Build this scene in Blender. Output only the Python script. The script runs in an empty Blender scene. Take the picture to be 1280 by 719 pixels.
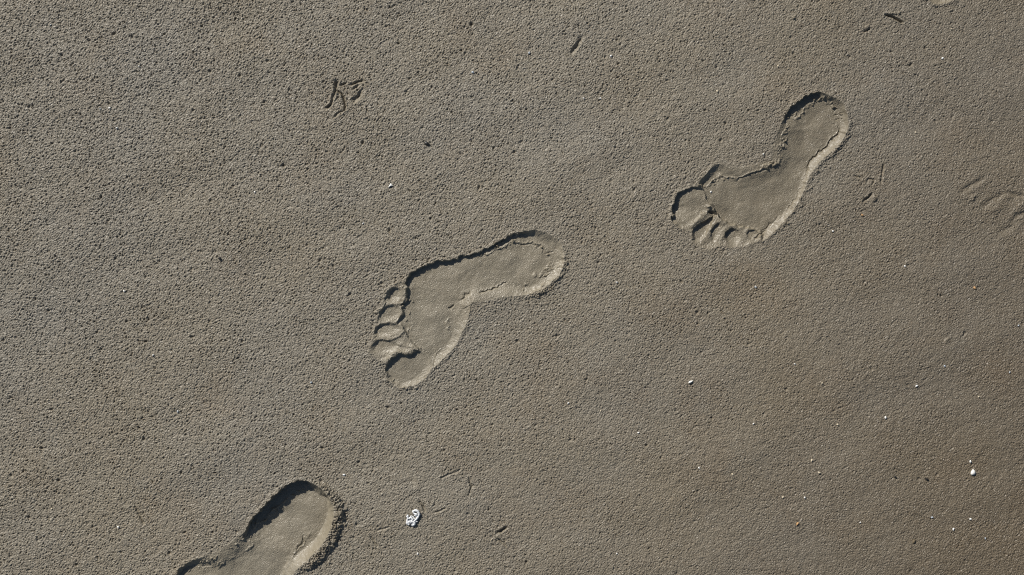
import bpy, math, random
import numpy as np

# ------------------------------------------------------------------ scale
# A strip of tidal sand 1.2 m wide, seen from 1.5 m straight above.
# "u" = one unit of the working plan, 1.2 m / 1280; plan x to the right,
# plan y towards the viewer's feet.
U = 1.2 / 1280.0
CX, CY = 640.0, 359.5
rng = np.random.default_rng(11)
random.seed(5)
scene = bpy.context.scene
col = scene.collection

SUN_EL = math.radians(32.0)
SUN_DIR = np.array([0.62, 0.785])          # way the light travels over the plan (x right, y down)

# ------------------------------------------------------------------ grid (one sheet, fine near the prints, out to the horizon)
def axis(lo, hi, step, far):
    a = list(np.arange(lo, hi + step * .5, step))
    s, x, out = step, a[-1], []
    k = 0
    while x < hi + far:
        s *= 1.012 if k < 95 else 1.16
        x += s; k += 1; out.append(x)
    s, x, inn = step, a[0], []
    k = 0
    while x > lo - far:
        s *= 1.012 if k < 95 else 1.16
        x -= s; k += 1; inn.append(x)
    return np.array(inn[::-1] + a + out)

STEP = 0.8
ax = axis(-30, 1310, STEP, 60000)
ay = axis(-30, 749, STEP, 60000)
NX, NY = len(ax), len(ay)
X, Y = np.meshgrid(ax, ay)                 # shape NY,NX
sx = np.gradient(ax); sy = np.gradient(ay)
SP = np.maximum(sx[None, :], sy[:, None])
fade = np.clip((7.0 - SP) / 5.0, 0, 1)     # fine relief dies away where the sheet is coarse

def fft_noise(lo, hi, aniso=None, seed=0):
    """band-passed noise in grid index space (1 index = STEP u), unit variance"""
    r = np.random.default_rng(seed)
    n = r.standard_normal((NY, NX)).astype(np.float32)
    F = np.fft.rfft2(n)
    fy = np.fft.fftfreq(NY)[:, None]; fx = np.fft.rfftfreq(NX)[None, :]
    if aniso:
        ang, k = aniso
        a = fx * math.cos(ang) + fy * math.sin(ang); b = -fx * math.sin(ang) + fy * math.cos(ang)
        f = np.sqrt(a * a + (b * k) ** 2) / STEP
    else:
        f = np.sqrt(fx * fx + fy * fy) / STEP
    G = np.exp(-(f * lo) ** 2) - np.exp(-(f * hi) ** 2)
    m = np.fft.irfft2(F * G, s=(NY, NX))
    return (m / m.std()).astype(np.float32)

def sst(a, b, x):
    t = np.clip((x - a) / (b - a), 0, 1)
    return t * t * (3 - 2 * t)

# warp for crumbly edges
WX = .75 * fft_noise(7, 30, seed=1) + .16 * fft_noise(2.6, 7, seed=2)
WY = .75 * fft_noise(7, 30, seed=3) + .16 * fft_noise(2.6, 7, seed=4)

def window(x0, x1, y0, y1):
    i0, i1 = np.searchsorted(ax, [x0, x1]); j0, j1 = np.searchsorted(ay, [y0, y1])
    return slice(j0, j1), slice(i0, i1)

def catmull(P, n=6, closed=True):
    P = np.asarray(P, float); N = len(P); out = []
    for i in range(N if closed else N - 1):
        if closed:
            p0, p1, p2, p3 = P[i - 1], P[i], P[(i + 1) % N], P[(i + 2) % N]
        else:
            p0, p1, p2, p3 = P[max(i - 1, 0)], P[i], P[i + 1], P[min(i + 2, N - 1)]
        for k in range(n):
            t = k / n
            out.append(.5 * ((2 * p1) + (-p0 + p2) * t + (2 * p0 - 5 * p1 + 4 * p2 - p3) * t * t
                             + (-p0 + 3 * p1 - 3 * p2 + p3) * t ** 3))
    if not closed: out.append(P[-1])
    return np.array(out)

def seg_dist(px, py, pts, closed):
    """distance to a polyline, interpolated extra attributes, arc position; pts columns x,y,attrs..."""
    n = len(pts); best = np.full(px.shape, 1e9); na = pts.shape[1] - 2
    att = np.zeros(px.shape + (na,)); arc = np.zeros(px.shape)
    L = 0.0
    for i in range(n if closed else n - 1):
        a, b = pts[i], pts[(i + 1) % n]
        dx, dy = b[0] - a[0], b[1] - a[1]; l2 = dx * dx + dy * dy + 1e-9
        t = np.clip(((px - a[0]) * dx + (py - a[1]) * dy) / l2, 0, 1)
        d = np.hypot(px - a[0] - t * dx, py - a[1] - t * dy)
        m = d < best
        best = np.where(m, d, best)
        arc = np.where(m, L + t * math.sqrt(l2), arc)
        for k in range(na):
            att[..., k] = np.where(m, a[2 + k] + t * (b[2 + k] - a[2 + k]), att[..., k])
        L += math.sqrt(l2)
    return best, att, arc, L

def inside(px, py, pts):
    r = np.zeros(px.shape, bool); n = len(pts)
    for i in range(n):
        a, b = pts[i], pts[(i + 1) % n]
        c = (a[1] > py) != (b[1] > py)
        with np.errstate(divide='ignore', invalid='ignore'):
            xi = (b[0] - a[0]) * (py - a[1]) / (b[1] - a[1]) + a[0]
        r ^= c & (px < xi)
    return r

# ------------------------------------------------------------------ relief layers
DEP = np.zeros((NY, NX), np.float32)      # pressed-in depth (u)
ADD = np.zeros((NY, NX), np.float32)      # ridges, rims, grooves
SMO = np.zeros((NY, NX), np.float32)      # 1 where the sand was pressed smooth
CRU = np.zeros((NY, NX), np.float32)      # 1 where it is crumbled
LAB = np.zeros((NY, NX), np.int16)        # which object a patch of sand belongs to
labels = {}                               # id -> (thing index, part name)
things = []                               # (name, label, category, group, origin)

def new_thing(*a):
    things.append(a); return len(things) - 1
def new_label(t, part):
    k = len(labels) + 1; labels[k] = (t, part); return k

def idw(px, py, ctl, p=2.2):
    w = 0; s = 0
    for x, y, d in ctl:
        k = 1.0 / ((px - x) ** 2 + (py - y) ** 2 + 60) ** (p / 2)
        w = w + k; s = s + k * d
    return s / w

DSC = 1.0
def press(poly, depth, lab=None, smooth=1.0, pad=30, warp=1.0, grow=1.2, tilt=None):
    """poly rows: x, y, wall width, rim height, rim width"""
    P = catmull(poly, 5)
    P[:, 2] = np.maximum(P[:, 2], 1.0); P[:, 3] = np.maximum(P[:, 3], 0); P[:, 4] = np.maximum(P[:, 4], 2.0)
    sl = window(P[:, 0].min() - pad, P[:, 0].max() + pad, P[:, 1].min() - pad, P[:, 1].max() + pad)
    d, att, arc, L = seg_dist(X[sl], Y[sl], P, True)
    wf = warp * (1 - .65 * sst(3, 8, att[..., 0]))
    px = X[sl] + wf * WX[sl]; py = Y[sl] + wf * WY[sl]
    d, att, arc, L = seg_dist(px, py, P, True)
    ins = inside(px, py, P)
    sd = np.where(ins, -d, d)
    w, rim, rw = att[..., 0], att[..., 1], att[..., 2]
    t = np.clip(-sd / w, 0, 1)
    soft = sst(4, 10, w)
    vsoft = sst(12, 18, w)
    prof = (1 - soft) * (1 - (1 - t) ** 1.5) + soft * ((1 - vsoft) * (1 - (1 - t) ** 1.75) + vsoft * (t * t * (3 - 2 * t)))
    dep = (idw(px, py, depth) if isinstance(depth, list) else depth) * prof * DSC
    if tilt is not None: dep = dep * tilt(px, py)
    DEP[sl] = np.maximum(DEP[sl], dep)
    r = np.where(ins, (1 - t), 1 - sst(.25 + .35 * (rim > 2.2), 1.12, sd / rw)) * rim
    ADD[sl] += np.where(sd < 25, r, 0)
    SMO[sl] = np.maximum(SMO[sl], smooth * sst(1.5, -1.0, sd) * (1 - .22 * (1 - t) * (sd < 0)))
    CRU[sl] = np.maximum(CRU[sl], sst(rw * 1.3, rw * .5, np.abs(sd)) * np.clip((rim - .5) / 2.5, 0, 1) * sst(.3, 2.5, sd))
    if lab is not None:
        g = grow + np.where(rim > 2.5, rw * 1.1, 0)
        m = sd < g
        LAB[sl] = np.where(m, lab, LAB[sl])

def line(pts, width, height, warp=1.2, gaps=0.0, seed=0, lab=None, grow=0, side=0.0, smooth=None):
    """ridge (height>0) or groove (height<0) along a polyline"""
    P = catmull(np.asarray(pts, float), 5, False)
    sl = window(P[:, 0].min() - 15, P[:, 0].max() + 15, P[:, 1].min() - 15, P[:, 1].max() + 15)
    px = X[sl] + warp * WX[sl]; py = Y[sl] + warp * WY[sl]
    d, att, arc, L = seg_dist(px, py, P, False)
    r = np.random.default_rng(seed)
    n = max(3, int(L / 4)); amp = np.interp(arc, np.linspace(0, L, n), np.clip(1 - gaps * r.random(n) * 1.6, 0, 1))
    taper = np.clip(np.minimum(arc, L - arc) / 3 + .35, 0, 1)
    ADD[sl] += height * amp * taper * np.exp(-(d / width) ** 2)
    if side:                                # pushed-up lip either side of a groove
        ADD[sl] += side * amp * np.exp(-((d - width * 1.9) / (width * .8)) ** 2)
    if smooth: SMO[sl] = np.maximum(SMO[sl], smooth * np.exp(-(d / (width * 1.5)) ** 2))
    if lab is not None:
        LAB[sl] = np.where(d < width + grow, lab, LAB[sl])

def mound(x, y, rx, ry, ang, h, pw=2):
    sl = window(x - 4 * rx - 4 * ry, x + 4 * rx + 4 * ry, y - 4 * rx - 4 * ry, y + 4 * rx + 4 * ry)
    dx, dy = X[sl] - x + WX[sl], Y[sl] - y + WY[sl]
    a = dx * math.cos(ang) + dy * math.sin(ang); b = -dx * math.sin(ang) + dy * math.cos(ang)
    ADD[sl] += h * np.exp(-((a / rx) ** 2 + (b / ry) ** 2) ** (pw / 2))

# tracing frames (enlarged studies of each print)
z1 = lambda x, y: (440 + x / 3.127, 270 + y / 3.127)
z2 = lambda x, y: (810 + x / 2.996, 90 + y / 2.996)
z3 = lambda x, y: (200 + x / 4.827, 570 + y / 4.827)
z4 = lambda x, y: (450 + x / 4.494, 340 + y / 4.494)
z5 = lambda x, y: (560 + x / 5.994, 275 + y / 5.994)
z6 = lambda x, y: (825 + x / 5.53, 190 + y / 5.53)
z7 = lambda x, y: (950 + x / 5.754, 105 + y / 5.754)
def R(z, rows, off=(0, 0)):
    out = []
    for r in rows:
        p = z(r[0], r[1]); w = r[2]; rim = r[3] if len(r) > 3 else .5; rw = r[4] if len(r) > 4 else 5
        out.append((p[0] + off[0], p[1] + off[1], w, rim, rw))
    return out
def Q(z, pts, off=(0, 0)):
    return [(z(*p)[0] + off[0], z(*p)[1] + off[1]) for p in pts]

FG = 'bare footprints pressed into the sand'

# ---- right-foot print (middle of the trail); also used for the one that enters at the top
def right_foot(off, t, parts=True):
    o = off
    sole = new_label(t, 'sole_print')
    body = (R(z5, [(560, 88, 4, .4), (640, 76, 9, .2), (720, 92, 13, .2), (800, 130, 13, .2), (850, 190, 13, .4), (870, 260, 12, .9),
                   (868, 330, 11, 1.4, 5), (838, 400, 11, 1.6, 6), (765, 472, 11, 1.8, 7), (685, 528, 10, 1.8, 8), (590, 558, 9, 1, 7),
                   (480, 574, 14, .4), (380, 590, 18, .2), (270, 604, 19, .2), (165, 632, 17, .2)], o)
            + R(z1, [(462, 352, 10, .3), (455, 402, 12, .5), (432, 455, 12, .6), (406, 500, 10, .7), (366, 550, 10, .8), (325, 588, 9, .8)], o)
            + R(z4, [(400, 520, 8, 0), (345, 470, 6, 0), (310, 428, 3, .2), (284, 398, 3, .1), (252, 348, 3, .1), (234, 314, 3, .1), (206, 281, 2.5, .1), (232, 242, 3, .1), (240, 206, 2.5, .1),
                     (226, 186, 2.0, .1), (256, 152, 2, .3), (260, 92, 1.6, .3)], o)
            + R(z1, [(215, 240, 1.5, .5), (250, 210, 1.4, .6), (300, 186, 1.3, .7), (350, 174, 1.3, .7)], o)
            + R(z5, [(0, 302, 1.3, .6), (100, 275, 1.3, .5), (200, 250, 1.3, .6), (280, 220, 1.4, .6), (360, 172, 1.6, .6), (440, 128, 2, .6), (500, 104, 3, .5)], o))
    dep = [z5(640, 130) + (9.0,), z5(800, 380) + (5.2,), z5(690, 470) + (5.5,), z5(600, 250) + (7.5,), z5(700, 300) + (7.5,), z5(380, 330) + (5.5,), z1(480, 170) + (4.8,), z1(240, 250) + (8.0,), z1(320, 215) + (7.0,),
           z1(300, 300) + (7.0,), z1(230, 330) + (6.5,), z1(215, 420) + (5.0,), z1(270, 400) + (6.0,), z1(330, 480) + (4.6,), z1(290, 560) + (4.4,), z1(400, 400) + (5.0,), z1(430, 330) + (4.5,), z1(230, 490) + (5.0,)]
    dep = [(x + o[0], y + o[1], d) for x, y, d in dep]
    base = R(z4, [(60, 440, 4, .6), (85, 385, 2.5, .6), (80, 340, 2.5, .5), (105, 290, 2.5, .5), (100, 240, 2.5, .5), (130, 190, 2.5, .5), (150, 120, 2.5, .5),
                  (195, 78, 2.5, .6), (260, 60, 2, .5), (290, 150, 3, 0), (270, 300, 3, 0), (320, 430, 3, 0), (240, 470, 4, 0), (150, 500, 6, .6), (90, 490, 6, .5)], o)
    press(base, 1.4, sole, smooth=.8)
    press(body, dep, sole)
    toes = [
        (R(z4, [(52, 446, 8, .3), (88, 386, 3.2, .4), (150, 376, 3.2, .3), (215, 396, 9, .1), (235, 425, 11, .1), (180, 455, 11, .1), (110, 480, 10, .2)], o), 3.6),
        (R(z4, [(80, 350, 3.2, .4), (104, 300, 3.2, .5), (158, 284, 3.2, .5), (212, 288, 8, .5), (238, 325, 9, .7), (196, 360, 10, .6), (118, 376, 9, .2)], o), 3.9),
        (R(z4, [(102, 245, 3.2, .5), (130, 198, 3.2, .5), (180, 182, 3.2, .5), (224, 192, 8, .6), (230, 236, 8, .7), (195, 276, 10, .6), (130, 284, 9, .3)], o), 3.7),
        (R(z4, [(150, 142, 3.2, .5), (172, 92, 3.2, .6), (215, 84, 3.2, .6), (246, 102, 8, .7), (238, 150, 8, .7), (195, 176, 9, .5), (158, 172, 8, .3)], o), 3.6),
    ]
    for poly, d in toes:
        press(poly, d, new_label(t, 'toe_print'), grow=.6, warp=.45)
    big = R(z4, [(146, 530, 2, .8), (172, 488, 1.8, .8), (218, 458, 1.8, .9), (270, 462, 1.8, .6), (318, 440, 2.5, .4), (372, 450, 5, 0), (410, 500, 8, .2), (395, 560, 9, .6),
                 (352, 606, 9, .8), (300, 638, 8, .8), (240, 652, 7, .8), (190, 635, 6, .8), (152, 592, 4, .8)], o)
    press(big, 4.8, new_label(t, 'toe_print'), grow=.8)
    # sand squeezed up between the toes
    line(Q(z4, [(150, 492), (200, 452), (262, 448), (306, 424)], o), 4.2, 2.2, seed=1, warp=.5)
    line(Q(z4, [(215, 400), (255, 415), (300, 420)], o), 3.0, 1.2, seed=2)
    for k, (pl, h) in enumerate([([(150, 182), (190, 180), (232, 180)], 1.5), ([(108, 292), (160, 284), (212, 278)], 1.5), ([(100, 384), (150, 380), (200, 376)], 1.3),
                                 ([(262, 80), (252, 130), (236, 184)], 2.2), ([(236, 184), (232, 230), (212, 276)], 1.8), ([(216, 278), (240, 310), (244, 342)], 2.2),
                                 ([(244, 342), (216, 362), (185, 380)], 1.8)]):
        line(Q(z4, pl, o), 1.5, h * .42, gaps=.25, seed=10 + k, warp=.5)
    # crust edges on the walls
    line(Q(z5, [(290, 262), (350, 225), (420, 195), (470, 165), (520, 160), (580, 170), (640, 165), (680, 180), (715, 200)], o), 1.3, 1.5, gaps=.55, seed=3)
    line(Q(z5, [(470, 182), (540, 184), (640, 186), (700, 205)], o), 1.1, -1.4, gaps=.5, seed=4)
    line(Q(z5, [(790, 290), (775, 350), (735, 400), (690, 415), (650, 420)], o), 2.2, 1.6, warp=2.5, gaps=.8, seed=5)
    line(Q(z5, [(775, 345), (740, 385), (690, 430)], o), 1.2, -1.4, warp=2.5, gaps=.7, seed=6)
    line(Q(z5, [(430, 462), (385, 490), (330, 515), (245, 540)], o), 1.1, -2.2, gaps=.35, seed=7)
    line(Q(z5, [(425, 456), (380, 484), (325, 509), (245, 533)], o), 1.1, .9, gaps=.4, seed=8)
    line(Q(z5, [(490, 480), (540, 488), (590, 495)], o), 1.2, -1.2, gaps=.8, seed=9, warp=2)
    line(Q(z1, [(460, 300), (440, 315), (425, 335)], o), 1.8, -2.0, gaps=.2, seed=20)
    line(Q(z1, [(398, 350), (378, 368)], o), 1.3, -2.0, seed=21)
    line(Q(z1, [(384, 400), (370, 425), (380, 445)], o), 1.4, 1.0, gaps=.4, seed=22)
    line(Q(z1, [(355, 520), (320, 545)], o), 1.2, .9, gaps=.4, seed=23)
    line(Q(z5, [(790, 245), (770, 250), (745, 245)], o), 1.0, -1.0, seed=24)
    line(Q(z5, [(860, 296), (820, 296)], o), .9, -.9, seed=25)

DSC = .64
tA = new_thing('footprint', 'complete bare footprint in the middle of the frame, with four small toes in a row',
               'footprint', FG, (590, 370))
right_foot((0, 0), tA)

# ---- left-foot print (upper right)
DSC = .70
tB = new_thing('footprint', 'complete bare footprint at upper right, with a narrow waist and squarish big toe',
               'footprint', FG, (950, 215))
sB = new_label(tB, 'sole_print')
body = (R(z7, [(380, 63, 1.5, .8), (430, 58, 4, .5), (500, 82, 10, .2), (560, 108, 11, .2), (602, 150, 10, .4), (630, 230, 9, .8), (632, 310, 9, 1.2, 6),
               (600, 392, 9, 1.4, 6), (525, 478, 9, 1.6, 6), (445, 545, 9, 1.5, 6), (388, 612, 8, 1.2, 6), (350, 675, 8, .8)])
        + R(z2, [(586, 440, 8, .7), (560, 492, 8, .7), (520, 547, 9, .8), (472, 597, 9, .8), (428, 632, 7, .5)])
        + R(z6, [(690, 565, 5, .2), (600, 528, 3, .2), (525, 520, 2.5, .2), (455, 488, 2, .2), (408, 446, 1.5, .2), (376, 398, 1.5, .3), (345, 365, 1.5, .3),
                 (318, 310, 2, .3), (292, 252, 2, .3), (268, 216, 6, .6), (330, 138, 8, .6), (392, 86, 9, .4), (450, 96, 14, .2), (530, 110, 20, .1),
                 (610, 98, 22, .1), (690, 80, 22, .1), (774, 62, 22, .1)])
        + R(z7, [(85, 560, 22, .1), (95, 470, 18, .2), (120, 380, 14, .2), (145, 300, 9, .3), (180, 236, 3, .6), (248, 148, 1.3, .8), (310, 102, 1.3, .9)]))
depB = [z7(400, 250) + (11.5,), z7(500, 200) + (10.5,), z7(330, 400) + (10.5,), z7(260, 600) + (8.0,), z6(760, 200) + (6.0,), z6(600, 380) + (6.0,), z6(440, 260) + (8.0,),
        z6(480, 330) + (8.2,), z6(400, 200) + (7.0,), z6(700, 420) + (7.6,), z6(560, 480) + (7,), z6(420, 420) + (8.5,), z6(385, 430) + (12,), z7(185, 330) + (4,), z7(150, 450) + (3,), z7(120, 560) + (2.5,), z6(700, 105) + (2.5,), z6(560, 140) + (3.5,), z2(690, 265) + (7,), z2(590, 400) + (5.5,), z2(550, 480) + (5.5,), z2(490, 555) + (5.5,), z6(330, 275) + (4,), z6(352, 335) + (5,), z2(500, 430) + (8.0,)]
base = R(z6, [(300, 250, 2, 0), (205, 248, 2, .5), (128, 288, 1.8, .6), (98, 345, 1.5, .6), (78, 452, 2, .6), (100, 500, 4, .4), (150, 535, 4, .3), (215, 560, 4, .2), (230, 630, 6, .2),
              (330, 670, 7, .2), (420, 650, 7, .2), (520, 660, 7, .2), (620, 640, 6, .2), (700, 590, 4, .2), (560, 480, 3, 0), (420, 440, 3, 0), (360, 380, 3, 0)])
press(base, 2.0, sB, smooth=.75)
press(body, depB, sB)
for poly, d in [
    (R(z6, [(222, 545, 2, .2), (262, 495, 2, .2), (330, 462, 2, .2), (375, 440, 1.5, .1), (372, 480, 3, .2), (345, 540, 4, .4), (300, 620, 7, .3), (240, 625, 7, .2)]), [z6(300, 500) + (8.0,), z6(360, 460) + (8.5,), z6(250, 560) + (6.5,), z6(290, 590) + (4.5,), z6(350, 540) + (4.5,)]),
    (R(z6, [(345, 560, 2.4, .5), (365, 515, 2.4, .6), (410, 488, 2.4, .4), (440, 520, 9, .3), (425, 590, 10, .5), (385, 650, 11, .3), (340, 630, 11, .2)]), 4.6),
    (R(z6, [(443, 578, 2.4, .6), (462, 540, 2.4, .6), (505, 524, 2.4, .5), (555, 545, 6, .5), (575, 600, 12, .4), (530, 655, 13, .2), (462, 640, 11, .3)]), 6.2),
    (R(z6, [(598, 575, 2.4, .4), (618, 540, 2.4, .4), (665, 535, 2.4, .3), (705, 555, 9, .3), (680, 600, 10, .3), (625, 630, 11, .2)]), 4.2)]:
    press(poly, d, new_label(tB, 'toe_print'), grow=.6, warp=.5)
big = R(z6, [(300, 256, 2, .3), (205, 248, 1.6, .8), (130, 288, 1.5, .9), (98, 345, 1.3, .9), (78, 452, 1.8, .8), (105, 505, 5, .4), (150, 532, 6, .4), (215, 515, 7, .3),
             (290, 452, 3, .5), (345, 388, 3, .6), (325, 320, 4, .3)])
press(big, [z6(105, 390) + (8.0,), z6(130, 320) + (4.4,), z6(200, 275) + (2.4,), z6(150, 300) + (2.8,), z6(230, 400) + (4.2,), z6(160, 470) + (4.0,), z6(290, 390) + (2.2,), z6(325, 375) + (.6,), z6(270, 440) + (1.4,)], new_label(tB, 'toe_print'), grow=.8)
line(Q(z6, [(212, 520), (280, 455), (345, 392)]), 2.6, 1.1, seed=31, warp=.4)
line(Q(z6, [(340, 402), (366, 422), (392, 440)]), 2.8, -5.0, seed=33, warp=.4)
mound(*z6(334, 374), 3.4, 2.0, -.75, 2.4)
line(Q(z6, [(300, 262), (322, 320), (345, 372)]), 1.2, -1.0, gaps=.3, seed=32)
for k, (pl, h) in enumerate([([(345, 545), (360, 505), (415, 480)], 1.5), ([(440, 600), (446, 550), (470, 520)], 1.5), ([(455, 480), (470, 505), (540, 520)], 1.4),
                             ([(410, 640), (425, 600), (432, 570)], 1.3), ([(596, 600), (600, 550), (640, 526), (700, 535)], 1.3)]):
    line(Q(z6, pl), 1.7, h * .45, gaps=.4, seed=40 + k)
line(Q(z6, [(660, 600), (690, 575), (730, 550)]), 1.1, -1.8, seed=46)
line(Q(z6, [(318, 240), (350, 222), (380, 185), (420, 165), (470, 172), (530, 186), (580, 165), (640, 138), (700, 128), (730, 102), (774, 95)]), 1.3, 1.4, gaps=.35, seed=47)
line(Q(z6, [(535, 192), (585, 172), (645, 145), (700, 136), (735, 108)]), 1.1, -1.6, gaps=.3, seed=48)
line(Q(z7, [(10, 605), (60, 585), (105, 585), (125, 560)]), 1.3, 1.6, gaps=.3, seed=49)
line(Q(z7, [(225, 262), (200, 310), (172, 370), (178, 420), (135, 480), (140, 540), (120, 575)]), 2.2, 1.8, warp=2.6, gaps=.75, seed=50)
line(Q(z7, [(215, 245), (280, 235), (330, 170), (370, 130), (420, 100), (470, 95)]), 1.5, 2.0, warp=1.6, gaps=.5, seed=51)
line(Q(z7, [(470, 100), (490, 125), (540, 150), (560, 200)]), 1.3, 1.2, warp=2, gaps=.7, seed=52)
line(Q(z7, [(580, 310), (560, 368), (500, 424), (440, 482), (400, 520), (360, 570), (342, 622)]), 1.1, -2.0, gaps=.25, seed=53)
line(Q(z7, [(574, 304), (553, 361), (494, 416), (433, 475), (394, 512)]), 1.1, .9, gaps=.4, seed=54)
line(Q(z2, [(604, 345), (590, 395), (545, 490), (490, 545), (410, 615)]), 1.1, -1.3, gaps=.6, seed=55)
for k, (a, b) in enumerate([((545, 225), (575, 218)), ((550, 250), (590, 248)), ((540, 190), (570, 180)), ((520, 275), (548, 280)), ((590, 350), (560, 335))]):
    line(Q(z7, [a, b]), .9, -1.1, seed=60 + k)

# ---- deep heel (bottom left)
DSC = .76
tC = new_thing('footprint', 'deep bare heel print cut off by the bottom edge, with a crumbled raised rim',
               'footprint', FG, (340, 690))
sC = new_label(tC, 'sole_print')
body = (R(z3, [(862, 148, 1.8, .6), (912, 162, 8, 1, 5), (972, 196, 11, 2.4, 8), (1018, 245, 6, 2.9, 11), (1046, 305, 9, 3.6, 13), (1048, 375, 10, 3.9, 13), (1022, 455, 11, 3.8, 14),
               (972, 542, 12, 3.4, 14), (902, 615, 13, 2.8, 13), (842, 672, 16, 2.0, 10), (795, 725, 15, 1.2, 8)])
        + [(345, 748, 12, .8, 6), (320, 774, 10, .7, 6), (292, 796, 9, .7, 6), (262, 808, 6, .4, 5), (236, 800, 3, .2, 5), (212, 786, 2, .2, 5), (192, 770, 2, .2, 5), (190, 750, 3, .4, 5)]
        + R(z3, [(20, 790, 3, .6), (85, 722, 3, .8), (130, 672, 4, .8), (190, 632, 8, .6), (262, 610, 14, .3), (330, 590, 22, .2), (400, 540, 22, .2), (465, 494, 14, .2), (512, 456, 4, .5),
                 (540, 400, 1.3, .8), (600, 328, 1.3, .9), (662, 266, 1.3, .9), (722, 206, 1.3, .9), (792, 164, 1.3, .8)]))
depC = [z3(800, 350) + (16.5,), z3(700, 340) + (19,), z3(640, 420) + (16,), z3(490, 530) + (3,), z3(400, 590) + (3.5,), z3(300, 640) + (6,), z3(900, 280) + (15.0,), z3(700, 450) + (13.5,), z3(620, 580) + (9.5,), z3(560, 680) + (9.0,), z3(350, 690) + (8.5,), z3(760, 600) + (11.0,), (250, 750, 9.0), (300, 740, 9.0), (215, 765, 8)]
press(body, depC, sC, pad=40, warp=.7)
for poly, d in [([(236, 806, 2, .3, 5), (226, 822, 5, .3, 5), (210, 818, 5, .3, 5), (214, 802, 2, .3, 5)], 5), ([(262, 814, 2, .3, 5), (250, 828, 5, .3, 5), (236, 824, 5, .3, 5), (244, 810, 2, .3, 5)], 5),
                ([(190, 756, 2, .6, 5), (166, 752, 2, .6, 5), (146, 772, 2, .6, 5), (150, 794, 5, .4, 5), (176, 798, 6, .4, 5), (194, 780, 4, .4, 5)], 6)]:
    press(poly, d, sC)
line(Q(z3, [(865, 498), (848, 530), (822, 570)]), 1.2, -2.2, seed=70)
line(Q(z3, [(900, 470), (860, 520), (800, 600), (740, 719)]), 3, 1.4, gaps=.3, seed=71)
line(Q(z3, [(540, 440), (600, 405), (650, 375), (720, 305)]), 2.2, 2.0, warp=2.4, gaps=.7, seed=72)
line(Q(z3, [(660, 350), (710, 310), (760, 265)]), 1.3, 1.8, gaps=.4, seed=73)
line(Q(z3, [(240, 690), (330, 665), (400, 625), (470, 600), (530, 560), (580, 520)]), 2.2, 1.5, warp=2.4, gaps=.65, seed=74)
line(Q(z3, [(130, 700), (190, 670), (250, 690)]), 2, 1.2, warp=2.4, gaps=.6, seed=75)
line(Q(z3, [(930, 215), (980, 230), (1020, 280)]), 1.4, 1.4, warp=2.2, gaps=.7, seed=76)
line(Q(z3, [(1070, 270), (1075, 360), (1050, 460), (1000, 540), (940, 600), (890, 640)]), 3.2, 1.6, warp=3, gaps=.7, seed=77)

# ---- print entering at the top edge
DSC = .64
tD = new_thing('footprint', 'bare footprint showing only the pale tip of its big toe at the top edge', 'footprint', FG, (1260, -110))
right_foot((670, -480), tD)

# ------------------------------------------------------------------ bird tracks, scratches and scuffs
def marks(name, label, cat, group, origin, segs, grow=1.2):
    t = new_thing(name, label, cat, group, origin)
    k = new_label(t, None)
    for i, (pts, w, d) in enumerate(segs):
        line(pts, w * (1.35 if cat == 'scuff' else 1), -d * (.6 if cat == 'scuff' else 1.15), warp=.45, gaps=.22, seed=hash_(origin) + i, lab=k, grow=grow, side=d * .15, smooth=.35)
def hash_(o): return int(abs(o[0]) * 7 + abs(o[1]) * 13) % 9973

BG = 'bird tracks pressed into the sand'
marks('bird_track', 'sharp three-toed bird track shaped like a letter K, high up left of the centre', 'bird track', BG, (420, 120),
      [([(420.5, 101), (419.7, 112.5)], 2.3, 4.2), ([(419.5, 112.5), (415.7, 123.8), (413.2, 131.3), (407, 135.5)], 1.6, 3.6), ([(421, 113.5), (427.6, 118.8), (430, 126.3), (431.3, 137)], 1.3, 4.6),
       ([(431, 138), (424, 141), (418, 146)], 1.3, 2.2), ([(423.8, 107.3), (433, 104)], 1.3, 2.4)])
marks('bird_track', 'blurred wedge of a bird track touching the right side of the sharp K-shaped one', 'bird track', BG, (447, 113),
      [([(437.6, 106.3), (446, 103), (454, 100.7)], 1.5, 2.8), ([(441, 112), (449, 105.5)], 1.2, 1.6), ([(442, 126.3), (448, 121), (451.5, 114.5)], 2.6, 2.6), ([(455.5, 101), (455, 108), (452, 114)], 1.2, .8)])
marks('bird_track', 'faint spread-out bird track of thin strokes, just right of the crumpled white shell', 'bird track', BG, (560, 612),
      [([(551, 597.6), (564, 592.5), (576, 587)], 1.2, 1.7), ([(586, 597), (588.4, 607.5), (586, 621)], 1.1, 1.7), ([(524, 626), (532, 639.6)], 1.3, 2.2), ([(543, 641), (557.4, 635.5)], 1.2, 1.6),
       ([(548, 622), (540, 634)], 1.1, .9)])
marks('bird_track', 'short bird track of two dark strokes like an open beak, beside the bottom edge', 'bird track', BG, (628, 671),
      [([(620.6, 667), (627, 663.5), (633, 659)], 1.6, 3.2), ([(622, 673.5), (632.6, 683)], 1.2, 2.0)])
marks('bird_track', 'faint bird track of two thin strokes below and left of the crumpled white shell', 'bird track', BG, (470, 672),
      [([(463, 670), (471.5, 683)], 1.4, 2.3), ([(469.8, 663.5), (487, 659)], 1.2, 1.5), ([(480, 697), (474, 705)], 1.1, 1.2)])
marks('bird_track', 'broken bird track of small gouges to the right of the uppermost heel print', 'bird track', BG, (1092, 230),
      [([(1104, 205), (1103, 216), (1102, 228)], 1.4, 2.2), ([(1079, 252), (1085, 247.5), (1090, 243)], 1.5, 2.6), ([(1068, 220), (1077, 223)], 1.3, 1.6), ([(1083, 229), (1086, 224), (1092, 225.5), (1090, 230)], 1.2, 1.7)])
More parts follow.
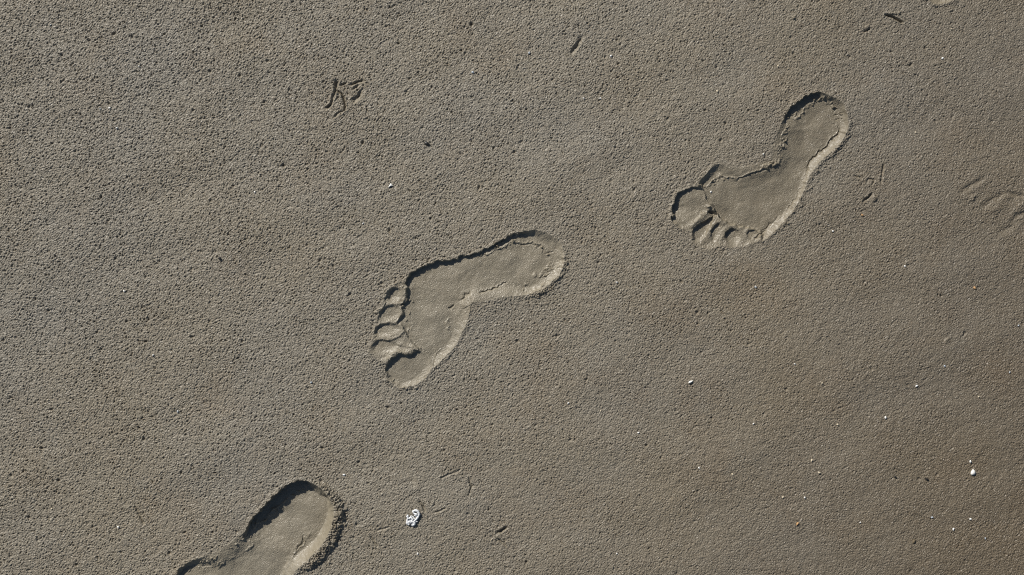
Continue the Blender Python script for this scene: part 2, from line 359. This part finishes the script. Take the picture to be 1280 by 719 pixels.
marks('scratch_mark', 'short black slit in the sand under two small raised crumbs near the top edge', 'scratch', 'scratches in the sand', (1118, 23),
      [([(1107, 18), (1114, 20.5), (1120, 23.5), (1129, 28)], 1.3, 3.8)])
marks('scratch_mark', 'slanting dark gouge in open sand between the K-shaped track and the uppermost footprint', 'scratch', 'scratches in the sand', (720, 58),
      [([(714, 68), (719, 60), (724, 53), (727, 47)], 2.2, 3.0)], grow=1)
marks('scratch_mark', 'thin straight scratch in open sand left of the deepest heel print', 'scratch', 'scratches in the sand', (174, 645),
      [([(169, 634), (174, 645), (179, 655)], 1.4, 2.2)])
marks('scuff_mark', 'wide scuffed patch of soft gouges in the sand at the right edge', 'scuff', 'scuffs in the sand', (1243, 257),
      [([(1202, 240.5), (1214, 232), (1227, 224.5)], 2.2, 2.2), ([(1229, 258.5), (1240, 250), (1254, 242)], 2.6, 2.4), ([(1258, 241), (1270, 244), (1284, 244)], 1.8, 2.0),
       ([(1264, 276), (1272, 270), (1284, 265)], 2.0, 2.0), ([(1250, 291), (1262, 284), (1271, 278)], 2.4, 1.8)], grow=1.5)
marks('scuff_mark', 'soft shallow dent in the sand above the crumpled white shell', 'scuff', 'scuffs in the sand', (510, 595),
      [([(503, 582), (509, 592), (514, 598), (516, 605)], 3.2, 2.4)], grow=.5)
mound(1215, 247.6, 5, 3, -.7, 2.0); mound(1275, 258, 9, 5, -.5, 2.0); mound(1243, 262, 9, 4, -.6, 1.2)
mound(1093, 248, 4.5, 2, -.75, 2.2); mound(1123, 16.5, 2.2, 1.5, .3, 2.6); mound(1115, 16.8, 4, 1.5, .3, 1.6)
mound(1083, 34, 3, 2, -.5, 2.0); line([(1079, 39.5), (1087, 35.5)], 1.4, -2.6); mound(992, 22, 2.2, 1.8, -.8, 2.5)
mound(1184, 425, 4, 2, -.9, 1.6); line([(1202, 421), (1207, 414)], 1.2, -1.8)

# crumbs that fell back into the prints or were thrown just outside them
_cr = random.Random(21)
def crumbs(pts, n, lo, hi):
    P = catmull(pts, 6, False)
    for _ in range(n):
        p = P[_cr.randrange(len(P))]
        mound(p[0] + _cr.gauss(0, hi), p[1] + _cr.gauss(0, hi), _cr.uniform(.8, lo), _cr.uniform(.7, lo * .9), _cr.uniform(0, 3), _cr.uniform(.7, 1.7), 3)
crumbs(Q(z5, [(150, 285), (300, 235), (420, 175), (540, 160), (660, 185), (760, 290), (720, 400)]), 34, 1.7, 1.6)
crumbs(Q(z5, [(560, 500), (680, 560), (780, 500), (860, 400), (890, 300)]), 30, 2.0, 3)
crumbs(Q(z1, [(200, 270), (230, 330), (215, 420), (260, 520)]), 14, 1.5, 2)
crumbs(Q(z1, [(150, 270), (90, 400), (60, 520), (110, 600), (200, 680), (300, 640)]), 30, 1.9, 3)
crumbs(Q(z7, [(210, 245), (330, 170), (450, 100), (560, 170), (590, 260)]), 26, 1.5, 1.4)
crumbs(Q(z7, [(200, 290), (165, 400), (130, 520), (60, 590)]), 22, 1.8, 2.2)
crumbs(Q(z6, [(100, 330), (220, 235), (330, 230), (440, 175), (600, 165)]), 20, 1.5, 1.8)
crumbs(Q(z2, [(760, 200), (720, 300), (620, 390), (560, 520), (440, 650)]), 30, 2.0, 2.6)
crumbs(Q(z3, [(560, 430), (640, 380), (720, 310), (860, 190)]), 22, 1.6, 1.6)
crumbs(Q(z3, [(1010, 200), (1100, 300), (1100, 430), (1000, 600), (900, 670)]), 40, 2.2, 3)
crumbs(Q(z3, [(520, 480), (400, 580), (250, 650)]), 22, 1.9, 3)

# ------------------------------------------------------------------ the grain of the sand
side = sst(-.15, 1.05, (X - 200) / 1300 + (Y - 250) / 2600)           # finer, firmer sand towards the lower right
patch = fft_noise(60, 300, seed=20)
fine = fft_noise(1.2, 3.2, seed=21)
lump = fft_noise(2.3, 7, seed=22)
mid = fft_noise(9, 40, seed=23)
drag = fft_noise(1.7, 6, aniso=(math.radians(52), 0.45), seed=24)
wave = fft_noise(170, 600, aniso=(math.radians(-18), .4), seed=25)
dips = fft_noise(30, 90, seed=26)
grain = np.clip(.98 - .58 * side + .08 * patch, .3, 1.3)

# bubble pits
PIT = np.zeros((NY, NX), np.float32)
def pits(cell, rlo, rhi, dlo, dhi, keep, seed, amp):
    r = np.random.default_rng(seed)
    c = cell / STEP
    gy, gx = np.meshgrid(np.arange(c / 2, NY - 6, c), np.arange(c / 2, NX - 6, c), indexing='ij')
    n = gy.size
    jy = gy.ravel() + r.uniform(-.55, .55, n) * c; jx = gx.ravel() + r.uniform(-.55, .55, n) * c
    k = (r.random(n) < keep) & (jy > 6) & (jx > 6) & (jy < NY - 7) & (jx < NX - 7)
    jy, jx = jy[k], jx[k]; n = len(jy)
    rad = (rlo + (rhi - rlo) * r.random(n) ** 1.6) / STEP; dep = dlo + (dhi - dlo) * r.random(n) ** 1.5
    el = r.uniform(.7, 1.35, n); th = r.uniform(0, math.pi, n)
    iy = np.round(jy).astype(int); ix = np.round(jx).astype(int)
    a = amp[iy, ix]
    H = int(math.ceil(rhi / STEP * 1.9))
    for oy in range(-H, H + 1):
        for ox in range(-H, H + 1):
            dy = iy + oy - jy; dx = ix + ox - jx
            u = (dx * np.cos(th) + dy * np.sin(th)) * el; v = (-dx * np.sin(th) + dy * np.cos(th)) / el
            q = (u * u + v * v) / (rad * rad)
            np.maximum.at(PIT, (np.clip(iy + oy, 0, NY - 1), np.clip(ix + ox, 0, NX - 1)), (a * dep * np.exp(-q ** 1.3)).astype(np.float32))
pits(4.3, .62, 1.2, .5, 2.6, .85, 30, grain)
pits(3.6, .6, 1.0, .2, 1.1, .7, 31, grain)
pits(24, 1.1, 2.1, 2.0, 3.8, .25, 32, grain)

rough = (1 - .93 * SMO)
Z = -DEP + ADD
relief = (-PIT * rough * 1.0
          + .20 * lump * np.sqrt(grain) * (rough + .8 * CRU)
          + .11 * fine * (rough * .8 + .62 * SMO)
          + .11 * drag * (.25 + .75 * side) * rough
          + CRU * (.6 * np.maximum(lump, -.8) + .5 * np.maximum(mid, -1)))
Z = Z + relief * fade
Z += (.15 * mid * (1 - .3 * SMO) + .04 * lump * SMO) * fade
Z += (.42 * wave + .12 * patch + .38 * dips * SMO) * fade
Z = Z.astype(np.float32)

def height_at(x, y, r=1):
    i = int(np.argmin(np.abs(ax - x))); j = int(np.argmin(np.abs(ay - y)))
    w = Z[j - r:j + r + 1, i - r:i + r + 1]
    return float(.5 * w.mean() + .5 * w.max())

# ------------------------------------------------------------------ materials
def nd(t, kind, **kw):
    n = t.nodes.new(kind)
    for k, v in kw.items(): setattr(n, k, v)
    return n
def make_sand():
    m = bpy.data.materials.new('wet_sand'); m.use_nodes = True
    t = m.node_tree; L = t.links.new
    b = t.nodes['Principled BSDF']
    geo = nd(t, 'ShaderNodeNewGeometry')
    def noise(scale, detail=3, rough=.55, seed=0):
        n = nd(t, 'ShaderNodeTexNoise'); n.inputs['Scale'].default_value = scale; n.inputs['Detail'].default_value = detail
        n.inputs['Roughness'].default_value = rough
        mp = nd(t, 'ShaderNodeVectorMath', operation='ADD'); mp.inputs[1].default_value = (seed * 3.17, seed * 1.31, seed * .77)
        L(geo.outputs['Position'], mp.inputs[0]); L(mp.outputs[0], n.inputs['Vector']); return n
    def mix(fac, a, c, mode='MIX'):
        x = nd(t, 'ShaderNodeMix', data_type='RGBA', blend_type=mode)
        if hasattr(fac, 'node'): L(fac, x.inputs[0])
        else: x.inputs[0].default_value = fac
        for s, v in ((6, a), (7, c)):
            if hasattr(v, 'node'): L(v, x.inputs[s])
            else: x.inputs[s].default_value = (*v, 1)
        return x.outputs[2]
    def ramp(v, a, c, lo=0., hi=1.):
        r = nd(t, 'ShaderNodeMapRange'); r.inputs[1].default_value = a; r.inputs[2].default_value = c
        r.inputs[3].default_value = lo; r.inputs[4].default_value = hi; L(v, r.inputs[0]); return r.outputs[0]
    grey, tan, rust, slate = SAND_COLS
    c = mix(ramp(noise(5, 4, seed=1).outputs[0], .30, .70), grey, tan)
    c = mix(ramp(noise(14, 5, seed=2).outputs[0], .52, .8, 0, .35), c, rust)
    c = mix(ramp(noise(45, 3, seed=3).outputs[0], .58, .8, 0, .3), c, slate)
    # single grains, dark and pale
    g = noise(900, 2, .6, seed=4).outputs[0]
    c = mix(ramp(g, .60, .76, 0, .4), c, (.29, .27, .22))
    c = mix(ramp(g, .44, .26, 0, .45), c, (.07, .062, .05))
    g2 = noise(420, 2, .6, seed=5).outputs[0]
    c = mix(ramp(g2, .55, .75, 0, .35), c, (.19, .125, .075))
    wet = nd(t, 'ShaderNodeAttribute', attribute_name='pressed')
    dark_right_a = nd(t, 'ShaderNodeAttribute', attribute_name='dark_right')
    c = mix(wet.outputs['Fac'], c, mix(.55, c, (.225, .198, .142)))
    c = mix(dark_right_a.outputs['Fac'], c, mix(.85, c, DARK_RIGHT_COL, 'MULTIPLY'))
    L(c, b.inputs['Base Color'])
    rr = ramp(noise(300, 2, seed=6).outputs[0], .35, .65, .42, .68)
    mr = nd(t, 'ShaderNodeMath', operation='MULTIPLY_ADD'); L(wet.outputs['Fac'], mr.inputs[0]); mr.inputs[1].default_value = -.07; L(rr, mr.inputs[2])
    L(mr.outputs[0], b.inputs['Roughness'])
    b.inputs['Specular IOR Level'].default_value = .5
    bp = nd(t, 'ShaderNodeBump'); bp.inputs['Strength'].default_value = .22; bp.inputs['Distance'].default_value = .0006
    L(noise(1300, 2, .6, seed=7).outputs[0], bp.inputs['Height']); L(bp.outputs[0], b.inputs['Normal'])
    return m
SAND_COLS = ((.206, .189, .154), (.209, .181, .131), (.194, .145, .088), (.190, .183, .161))
DARK_RIGHT_COL = (.50, .43, .345)
sand_mat = make_sand()

def plain(name, colr, rough=.5, vary=.25, scale=900, spec=.5):
    m = bpy.data.materials.new(name); m.use_nodes = True; t = m.node_tree; b = t.nodes['Principled BSDF']
    g = nd(t, 'ShaderNodeNewGeometry'); n = nd(t, 'ShaderNodeTexNoise'); n.inputs['Scale'].default_value = scale
    x = nd(t, 'ShaderNodeMix', data_type='RGBA'); x.inputs[6].default_value = (*[v * (1 - vary) for v in colr], 1); x.inputs[7].default_value = (*colr, 1)
    t.links.new(g.outputs['Position'], n.inputs['Vector']); t.links.new(n.outputs[0], x.inputs[0]); t.links.new(x.outputs[2], b.inputs['Base Color'])
    b.inputs['Roughness'].default_value = rough; b.inputs['Specular IOR Level'].default_value = spec
    return m
WHITE = plain('shell_white', (.85, .84, .80), .4)
CREAM = plain('shell_cream', (.62, .54, .40), .5)
BLUISH = plain('shell_bluish', (.48, .53, .58), .35)
TAN = plain('shell_tan', (.50, .30, .14), .5)
DARK = plain('stone_dark', (.022, .021, .020), .45)
OCHRE = plain('shell_ochre', (.17, .13, .075), .7, .6, 1500)

# ------------------------------------------------------------------ cut the sheet into sand, prints and marks
dark_right = (sst(.15, 1.1, (X - 300) / 1150 + (Y - 360) / 2400) * .95 + .03 * patch * fade).clip(0, 1)  # tone mask: sand colour gets darker and browner towards the lower right
VX = (X - CX) * U; VY = -(Y - CY) * U; VZ = Z * U
pressed = np.clip(SMO, 0, 1)

idx = np.arange(NX * NY, dtype=np.int64).reshape(NY, NX)
faces = np.stack([idx[1:, :-1], idx[1:, 1:], idx[:-1, 1:], idx[:-1, :-1]], -1).reshape(-1, 4)
flab = LAB[:-1, :-1].reshape(-1)
V = np.stack([VX, VY, VZ], -1).reshape(-1, 3)
PR = pressed.reshape(-1).astype(np.float32); DA = dark_right.reshape(-1).astype(np.float32)

def sheet(name, sel, origin=(0, 0, 0)):
    f = faces[sel]
    used, inv = np.unique(f, return_inverse=True)
    inv = inv.reshape(-1).astype(np.int32)
    me = bpy.data.meshes.new(name)
    v = (V[used] - np.array(origin)).astype(np.float32)
    me.vertices.add(len(used)); me.vertices.foreach_set('co', v.ravel())
    me.loops.add(len(inv)); me.loops.foreach_set('vertex_index', inv)
    me.polygons.add(len(f)); me.polygons.foreach_set('loop_start', np.arange(0, len(inv), 4, dtype=np.int32))
    me.polygons.foreach_set('use_smooth', np.zeros(len(f), bool))
    for an, src in (('pressed', PR), ('dark_right', DA)):
        at = me.attributes.new(an, 'FLOAT', 'POINT'); at.data.foreach_set('value', src[used])
    me.update(calc_edges=True)
    me.materials.append(sand_mat)
    o = bpy.data.objects.new(name, me); col.objects.link(o); o.location = origin
    return o

ground = sheet('sand', flab == 0)
ground['kind'] = 'structure'
ground['label'] = 'pitted grey brown wet sand covering the whole ground'

roots = {}
for t, (name, label, cat, group, org) in enumerate(things):
    ks = [k for k, (tt, p) in labels.items() if tt == t and (flab == k).any()]
    loc = ((org[0] - CX) * U, -(org[1] - CY) * U, 0)
    if labels[ks[0]][1] is None:
        o = sheet(name, flab == ks[0], loc)
    else:
        o = bpy.data.objects.new(name, None); col.objects.link(o); o.location = loc; o.empty_display_size = .02
        for k in ks:
            p = sheet(labels[k][1], flab == k, loc); p.location = (0, 0, 0); p.parent = o
    o['label'] = label; o['category'] = cat; o['group'] = group

# ------------------------------------------------------------------ shell chips and pebbles lying on the sand
def mesh_obj(name, verts, tris, mat, loc, smooth=False):
    me = bpy.data.meshes.new(name); me.from_pydata([tuple(v) for v in verts], [], tris); me.update()
    me.polygons.foreach_set('use_smooth', np.full(len(me.polygons), smooth)); me.materials.append(mat)
    o = bpy.data.objects.new(name, me); col.objects.link(o); o.location = loc
    return o

def chip_mesh(outline, thick, r):
    """a curved broken flake: outline in u, domed top, ragged edge"""
    P = np.array(outline, float); n = len(P); c = P.mean(0)
    vs = []; fs = []
    rings = [(1.0, -.35), (1.06, .05), (.82, .62), (.42, .95)]
    for s, h in rings:
        for p in P:
            q = c + (p - c) * s * (1 + r.uniform(-.06, .06))
            vs.append((q[0] * U, -q[1] * U, thick * U * (h + r.uniform(-.08, .08))))
    vs.append((c[0] * U, -c[1] * U, thick * U * 1.05)); vs.append((c[0] * U, -c[1] * U, -thick * U * .4))
    for k in range(3):
        for i in range(n):
            j = (i + 1) % n
            fs.append((k * n + i, (k + 1) * n + i, (k + 1) * n + j, k * n + j))
    for i in range(n):
        j = (i + 1) % n
        fs.append((3 * n + i, 4 * n, 3 * n + j)); fs.append((j, 4 * n + 1, i))
    return vs, fs

CG = 'tiny broken shell chips lying on the sand'
def chip(x, y, size, label, mat=WHITE, shape=None, name='shell_chip', cat='shell chip', group=CG, thick=None, asp=None, ang=None):
    r = random.Random(int(x * 31 + y * 17))
    if shape is None:
        n = 8; a0 = r.uniform(0, 6.28); asp = asp or r.uniform(.55, .9); ang = ang if ang is not None else r.uniform(0, 3.14)
        shape = []
        for i in range(n):
            a = a0 + i / n * 6.283; rr = (size * .42 + .45) * r.uniform(.78, 1.15)
            u, v = rr * math.cos(a), rr * math.sin(a) * asp
            shape.append((u * math.cos(ang) - v * math.sin(ang), u * math.sin(ang) + v * math.cos(ang)))
    vs, fs = chip_mesh(shape, thick or max(.8, size * .32), r)
    o = mesh_obj(name, vs, fs, mat, ((x - CX) * U, -(y - CY) * U, (height_at(x, y, 2) + .35) * U))
    o['label'] = label; o['category'] = cat
    if group: o['group'] = group
    return o

chips = [
 # x, y, size, label, material
 (63, 31, 1.8, 'white speck of shell closest to the upper left corner', WHITE),
 (173.5, 83, 1.7, 'white speck of shell alone on pitted sand, up and left of the K-shaped bird track', WHITE),
 (137, 135, 2.4, 'upper one of two close white shell chips on the pitted sand at upper left', WHITE),
 (146, 160, 2.8, 'lower and larger one of two close white shell chips at upper left', WHITE),
 (125.5, 136, 1.5, 'faintest speck of shell just left of two white chips at upper left', BLUISH),
 (591, 90.5, 3.6, 'bluish shell flake nearest the right side of the blurred bird track', BLUISH),
 (661.6, 66, 2.8, 'bluish shell flake left of the slanting dark gouge at the top', BLUISH),
 (763.5, 70, 2.6, 'white shell chip to the right of the slanting dark gouge at the top', WHITE),
 (729.6, 123, 2.0, 'left one of two white shell specks side by side below the dark gouge', WHITE),
 (750.4, 123, 2.2, 'right one of two white shell specks side by side below the dark gouge', WHITE),
 (896.5, 114, 3.0, 'flat white shell chip up and left of the uppermost heel print', CREAM),
 (972.7, 82.6, 2.4, 'dull cream shell chip in open sand above the uppermost heel print', CREAM),
 (954, 192.7, 2.0, 'white speck of shell at the hollow inner edge of the uppermost footprint', WHITE),
 (889, 239.5, 2.4, 'bright white speck of shell lying inside the uppermost footprint by its big toe', WHITE),
 (155.3, 364, 2.4, 'white shell speck on the far left at half height of the frame', WHITE),
 (318.6, 240.3, 1.9, 'white shell speck below and left of the K-shaped bird track', WHITE),
 (453.7, 279.3, 1.9, 'white shell speck below the white triangular chip, left of the middle heel', WHITE),
 (191.4, 443.8, 2.0, 'white shell speck on pitted sand, left of the middle footprint toes', WHITE),
 (222, 514.6, 2.4, 'pale shell speck above and left of the deepest heel print', BLUISH),
 (60, 499.6, 1.8, 'pale shell speck closest to the left edge of the frame', CREAM),
 (147.6, 659, 2.8, 'bright white shell chip just left of the thin straight scratch', WHITE),
 (64.7, 636, 1.7, 'dim shell speck closest to the lower left corner', CREAM),
 (288, 472, 2.2, 'white shell speck left of the pair of toe tips, above the deepest heel', CREAM),
 (389, 478, 2.0, 'bluish shell speck between the middle big toe print and the deepest heel', BLUISH),
 (430, 593.6, 3.0, 'white shell chip at the upper right of the deepest heel print', WHITE),
 (522, 692, 2.4, 'white shell speck directly below the crumpled white shell', WHITE),
 (614, 675, 1.6, 'pale shell speck next to the open-beak bird track', CREAM),
 (771, 692, 1.9, 'white shell speck near the bottom edge, right of the open-beak bird track', WHITE),
 (798, 541, 2.6, 'white shell chip alone below the middle of the frame', WHITE),
 (873.6, 584.8, 2.6, 'white shell chip left of a rounder cream one in the lower sand', WHITE),
 (915.7, 593, 3.4, 'round cream shell chip right of a smaller white one in the lower sand', CREAM),
 (1014.7, 575.6, 3.6, 'upper one of two cream shell chips at lower right of the centre', CREAM),
 (1024, 591, 3.4, 'lower one of two cream shell chips at lower right of the centre', CREAM),
 (978.6, 621.6, 2.3, 'left one of two level specks of shell under two cream chips', CREAM),
 (1006, 622, 2.4, 'right one of two level specks of shell under two cream chips', WHITE),
 (1212.8, 577, 2.8, 'small white shell chip directly above the round white pebble', WHITE),
 (1164.8, 646.8, 2.6, 'pale shell chip below the dark pebble near the lower right corner', BLUISH),
 (1213, 648.8, 2.8, 'white shell chip straight below the round white pebble', WHITE),
 (1191.6, 661.5, 3.8, 'bright oval white shell chip, lowest of three below the white pebble', WHITE),
 (1075, 653, 1.9, 'white shell speck left of the ochre scrap near the bottom', WHITE),
 (1231.7, 673, 2.2, 'bluish shell speck closest to the lower right corner', BLUISH),
 (770.8, 353, 2.4, 'white shell speck right of the middle heel print', WHITE),
 (710.3, 503.8, 2.3, 'white shell speck alone below the arch of the middle footprint', WHITE),
 (750.7, 514, 1.9, 'dull shell speck right of a whiter one, below the middle footprint', CREAM),
 (944.6, 359, 2.2, 'pale shell speck in open sand below the uppermost footprint toes', BLUISH),
 (993.3, 455, 1.9, 'white shell speck to the right of the bright oval white flake', WHITE),
 (1027.7, 479, 2.0, 'cream shell speck in open sand right of the bright oval flake', CREAM),
 (941.6, 529.7, 2.2, 'white shell speck below and right of the bright oval flake', WHITE),
 (1047, 531, 2.6, 'cream shell chip above the two cream chips at lower right of the centre', CREAM),
 (1131, 332.7, 2.2, 'white shell speck below the broken bird track on the right', WHITE),
 (1273, 407, 2.2, 'pale shell speck at the right edge of the frame at half height', BLUISH),
 (1180.8, 457.6, 2.2, 'bluish shell speck up and right of the bright round chip', BLUISH),
 (1262, 465.4, 1.9, 'faint shell speck near the right edge below half height', BLUISH),
 (1145.8, 482.5, 3.2, 'bright round white shell chip in open sand on the right', WHITE),
 (1223.5, 496, 1.8, 'faint shell speck up and right of the round white pebble', CREAM),
 (1107, 522, 3.0, 'white shell chip below and left of the bright round chip', WHITE),
 (1144.6, 165.8, 2.2, 'pale shell speck right of the uppermost heel print', CREAM),
 (1178, 73, 2.6, 'white shell speck near the top, below the black slit', WHITE),
 (1189, 36.5, 2.0, 'white shell speck right of the black slit near the top edge', CREAM),
 (1041, 289, 2.4, 'white shell speck right of the little toe of the uppermost footprint', WHITE),
]
for x, y, s, lab, m in chips:
    chip(x, y, s, lab, m)
chip(488.2, 232, 5, 'sharp white triangular shell chip above the middle footprint', WHITE, group=None,
     shape=[(-2.9, 2.6), (-1.5, -.4), (.2, -2.8), (1.5, -1.6), (2.9, .1), (1.4, .7), (-.6, 1.1), (-1.8, 2.0)], thick=1.6)
chip(863.2, 477.4, 6, 'brightest white leaf-shaped shell flake, alone in the sand right of centre', WHITE, group=None,
     shape=[(-2.8, .9), (-1.6, -.6), (.4, -1.4), (2.9, -1.6), (2.3, -.3), (.9, .9), (-.8, 1.6), (-2.2, 1.7)], thick=1.6)
chip(1218.4, 360, 4, 'tan orange shell chip on the right below the scuffed patch', TAN, group=None)
chip(996.8, 654.5, 5, 'brownish ochre shell chip in the sand near the bottom edge, right of centre', TAN, group=None, asp=.5, ang=-.9)
chip(1142, 677, 5, 'crumbly ochre yellow scrap near the bottom right corner', OCHRE, name='shell_scrap', cat='shell scrap', group=None, asp=.7)
chip(1078, 269, 3.4, 'reddish orange shell chip below the broken bird track', TAN, group=None)
chip(533.2, 179.5, 7.5, 'black pebble in open sand right of the K-shaped bird track', DARK, name='dark_pebble', cat='pebble', group='small dark pebbles', asp=.6, ang=.75, thick=2)
chip(1158.3, 599, 5.5, 'black pebble on fine sand left of the round white pebble', DARK, name='dark_pebble', cat='pebble', group='small dark pebbles', asp=.5, ang=.3, thick=1.6)
chip(275, 323, 5, 'black pebble on the left, up and left of the middle footprint toes', DARK, name='dark_pebble', cat='pebble', group='small dark pebbles', asp=.7, ang=.9, thick=1.6)
chip(1119, 596.2, 4.5, 'grey black pebble left of a darker one near the lower right', DARK, name='dark_pebble', cat='pebble', group='small dark pebbles', asp=.45, ang=.4, thick=1.2)

# round white pebble: subdivided, dented
def pebble(x, y):
    r = random.Random(4); vs = []; fs = []; nu, nv = 14, 9
    for j in range(nv + 1):
        ph = math.pi * j / nv
        for i in range(nu):
            th = 2 * math.pi * i / nu
            k = 1 + .08 * math.cos(3 * th + 1) + .05 * math.sin(2 * th) + r.uniform(-.02, .02)
            if math.cos(th - 2.6) > .85: k *= .88
            vs.append((3.1 * U * k * math.sin(ph) * math.cos(th), 3.7 * U * k * math.sin(ph) * math.sin(th), 2.3 * U * math.cos(ph)))
    for j in range(nv):
        for i in range(nu):
            i2 = (i + 1) % nu
            fs.append((j * nu + i, (j + 1) * nu + i, (j + 1) * nu + i2, j * nu + i2))
    o = mesh_obj('white_pebble', vs, fs, WHITE, ((x - CX) * U, -(y - CY) * U, (height_at(x, y) + .9) * U), True)
    o['label'] = 'round white pebble, largest pale stone, near the lower right corner'; o['category'] = 'pebble'
pebble(1216, 590.5)

# crumpled white shell: curled, frilled ribbons fused into one lacy piece
def tube(vs, fs, pts, rads, r, hs):
    P = catmull(np.array([(p[0], p[1], h) for p, h in zip(pts, hs)]), 4, False)
    Rr = np.interp(np.linspace(0, 1, len(P)), np.linspace(0, 1, len(rads)), rads)
    b0 = len(vs); K = 8
    for i, p in enumerate(P):
        d = P[min(i + 1, len(P) - 1)] - P[max(i - 1, 0)]; d = d / (np.linalg.norm(d) + 1e-9)
        s = np.array([-d[1], d[0], 0]); s = s / (np.linalg.norm(s) + 1e-9); n = np.cross(d, s)
        for k in range(K):
            a = 2 * math.pi * k / K; q = Rr[i] * r.uniform(.72, 1.28) * 1.3
            w = p + q * (math.cos(a) * s + 1.0 * math.sin(a) * n)
            vs.append((w[0] * U, -w[1] * U, w[2] * U))
    for i in range(len(P) - 1):
        for k in range(K):
            k2 = (k + 1) % K
            fs.append((b0 + i * K + k, b0 + (i + 1) * K + k, b0 + (i + 1) * K + k2, b0 + i * K + k2))
    fs.append(tuple(b0 + k for k in range(K))[::-1]); fs.append(tuple(b0 + (len(P) - 1) * K + k for k in range(K)))
def crumpled(x, y):
    r = random.Random(9); vs = []; fs = []
    z = lambda X_, Y_: (495 + X_ / 17.11 - x, 625 + Y_ / 17.11 - y)
    strokes = [
        ([(360, 255), (400, 222), (455, 230), (490, 275), (490, 325), (455, 385), (425, 420)], [.9, 1.2, 1.3, 1.2, 1.1, 1.2, 1.1], [.6, 1.2, 1.6, 1.5, 1.4, 1.2, 1]),
        ([(365, 265), (405, 290), (440, 300), (420, 330), (400, 310)], [.7, .9, 1.2, 1.0, .7], [.9, 1.3, 1.8, 1.5, 1.2]),
        ([(265, 318), (245, 345), (258, 385), (245, 440), (240, 495), (285, 520)], [.7, 1.0, 1.0, 1.0, 1.2, 1.0], [.6, 1, 1.1, 1, .9, .9]),
        ([(280, 400), (315, 375), (355, 405), (350, 440), (315, 450), (285, 425)], [1, .9, 1.0, .9, .8, .9], [1.2, 1.5, 1.6, 1.4, 1.2, 1.2]),
        ([(320, 480), (345, 455), (385, 470), (400, 505), (365, 535), (325, 515)], [.9, 1, 1.1, 1.1, 1.2, 1.0], [1.1, 1.4, 1.5, 1.3, 1, 1]),
        ([(425, 420), (400, 440), (390, 470)], [1, 1, .9], [1, 1.3, 1.3]),
        ([(400, 470), (430, 462), (462, 458)], [.9, .7, .5], [1, .9, .9]),
        ([(255, 490), (285, 465), (320, 480)], [1.1, 1.2, 1], [.9, 1.2, 1.1]),
        ([(265, 440), (290, 450), (320, 455), (350, 470)], [1.1, 1.0, 1.1, 1.0], [.7, .8, .8, .8]),
        ([(300, 350), (340, 345), (375, 365), (395, 400)], [.5, .6, .6, .8], [.5, .6, .7, .9]),
    ]
    for cxp, cyp, rx, ry in ((305, 470, 3.0, 2.4), (360, 490, 2.0, 2.2), (330, 410, 2.4, 1.8), (450, 330, 1.8, 2.6)):
        px_, py_ = z(cxp, cyp); pv, pf = chip_mesh([(px_ + rx * math.cos(a * .7) * r.uniform(.75, 1.15), py_ + ry * math.sin(a * .7) * r.uniform(.75, 1.15)) for a in range(9)], 1.2, r)
        b0 = len(vs); vs += pv; fs += [tuple(b0 + i for i in f) for f in pf]
    for pts, rads, hs in strokes:
        tube(vs, fs, [z(*p) for p in pts], rads, r, hs)
    o = mesh_obj('shell_fragment', vs, fs, plain('shell_lace', (.78, .80, .82), .35, .3, 1500), ((x - CX) * U, -(y - CY) * U, (height_at(x, y, 4) - .2) * U), True)
    o['label'] = 'crumpled lacy white shell fragment with a curled ring, right of the deepest heel print'; o['category'] = 'shell'
crumpled(516.5, 647)

# ------------------------------------------------------------------ light, sky, camera
az = math.atan2(SUN_DIR[0], -SUN_DIR[1])     # travel direction in world: (SUN_DIR.x, -SUN_DIR.y)
sun = bpy.data.lights.new('sun', 'SUN'); sun.energy = 4.6; sun.angle = math.radians(.53); sun.color = (1, .95, .87)
so = bpy.data.objects.new('sun', sun); col.objects.link(so)
from mathutils import Vector
h = Vector((SUN_DIR[0], -SUN_DIR[1], 0)).normalized()
d = Vector((h.x * math.cos(SUN_EL), h.y * math.cos(SUN_EL), -math.sin(SUN_EL)))
so.rotation_euler = d.to_track_quat('-Z', 'Y').to_euler(); so.location = (-1, 1, 2)

w = bpy.data.worlds.new('World'); scene.world = w; w.use_nodes = True
t = w.node_tree; bg = t.nodes['Background']
sky = t.nodes.new('ShaderNodeTexSky'); sky.sky_type = 'NISHITA'; sky.sun_disc = False
sky.sun_elevation = SUN_EL
to_sun = -h
sky.sun_rotation = math.atan2(to_sun.x, to_sun.y)
t.links.new(sky.outputs[0], bg.inputs[0]); bg.inputs[1].default_value = .05

cam = bpy.data.cameras.new('camera'); cam.sensor_width = 36; cam.lens = 45; cam.clip_start = .05; cam.clip_end = 400
co = bpy.data.objects.new('camera', cam); col.objects.link(co); co.location = (0, 0, 1.5); co.rotation_euler = (0, 0, 0)
scene.camera = co
scene.view_settings.view_transform = 'Standard'; scene.view_settings.look = 'None'
scene.view_settings.exposure = 0.2; scene.view_settings.gamma = 1; scene.view_settings.use_curve_mapping = False
scene.render.film_transparent = False
scene.cycles.use_denoising = False
scene.cycles.filter_width = 1.1
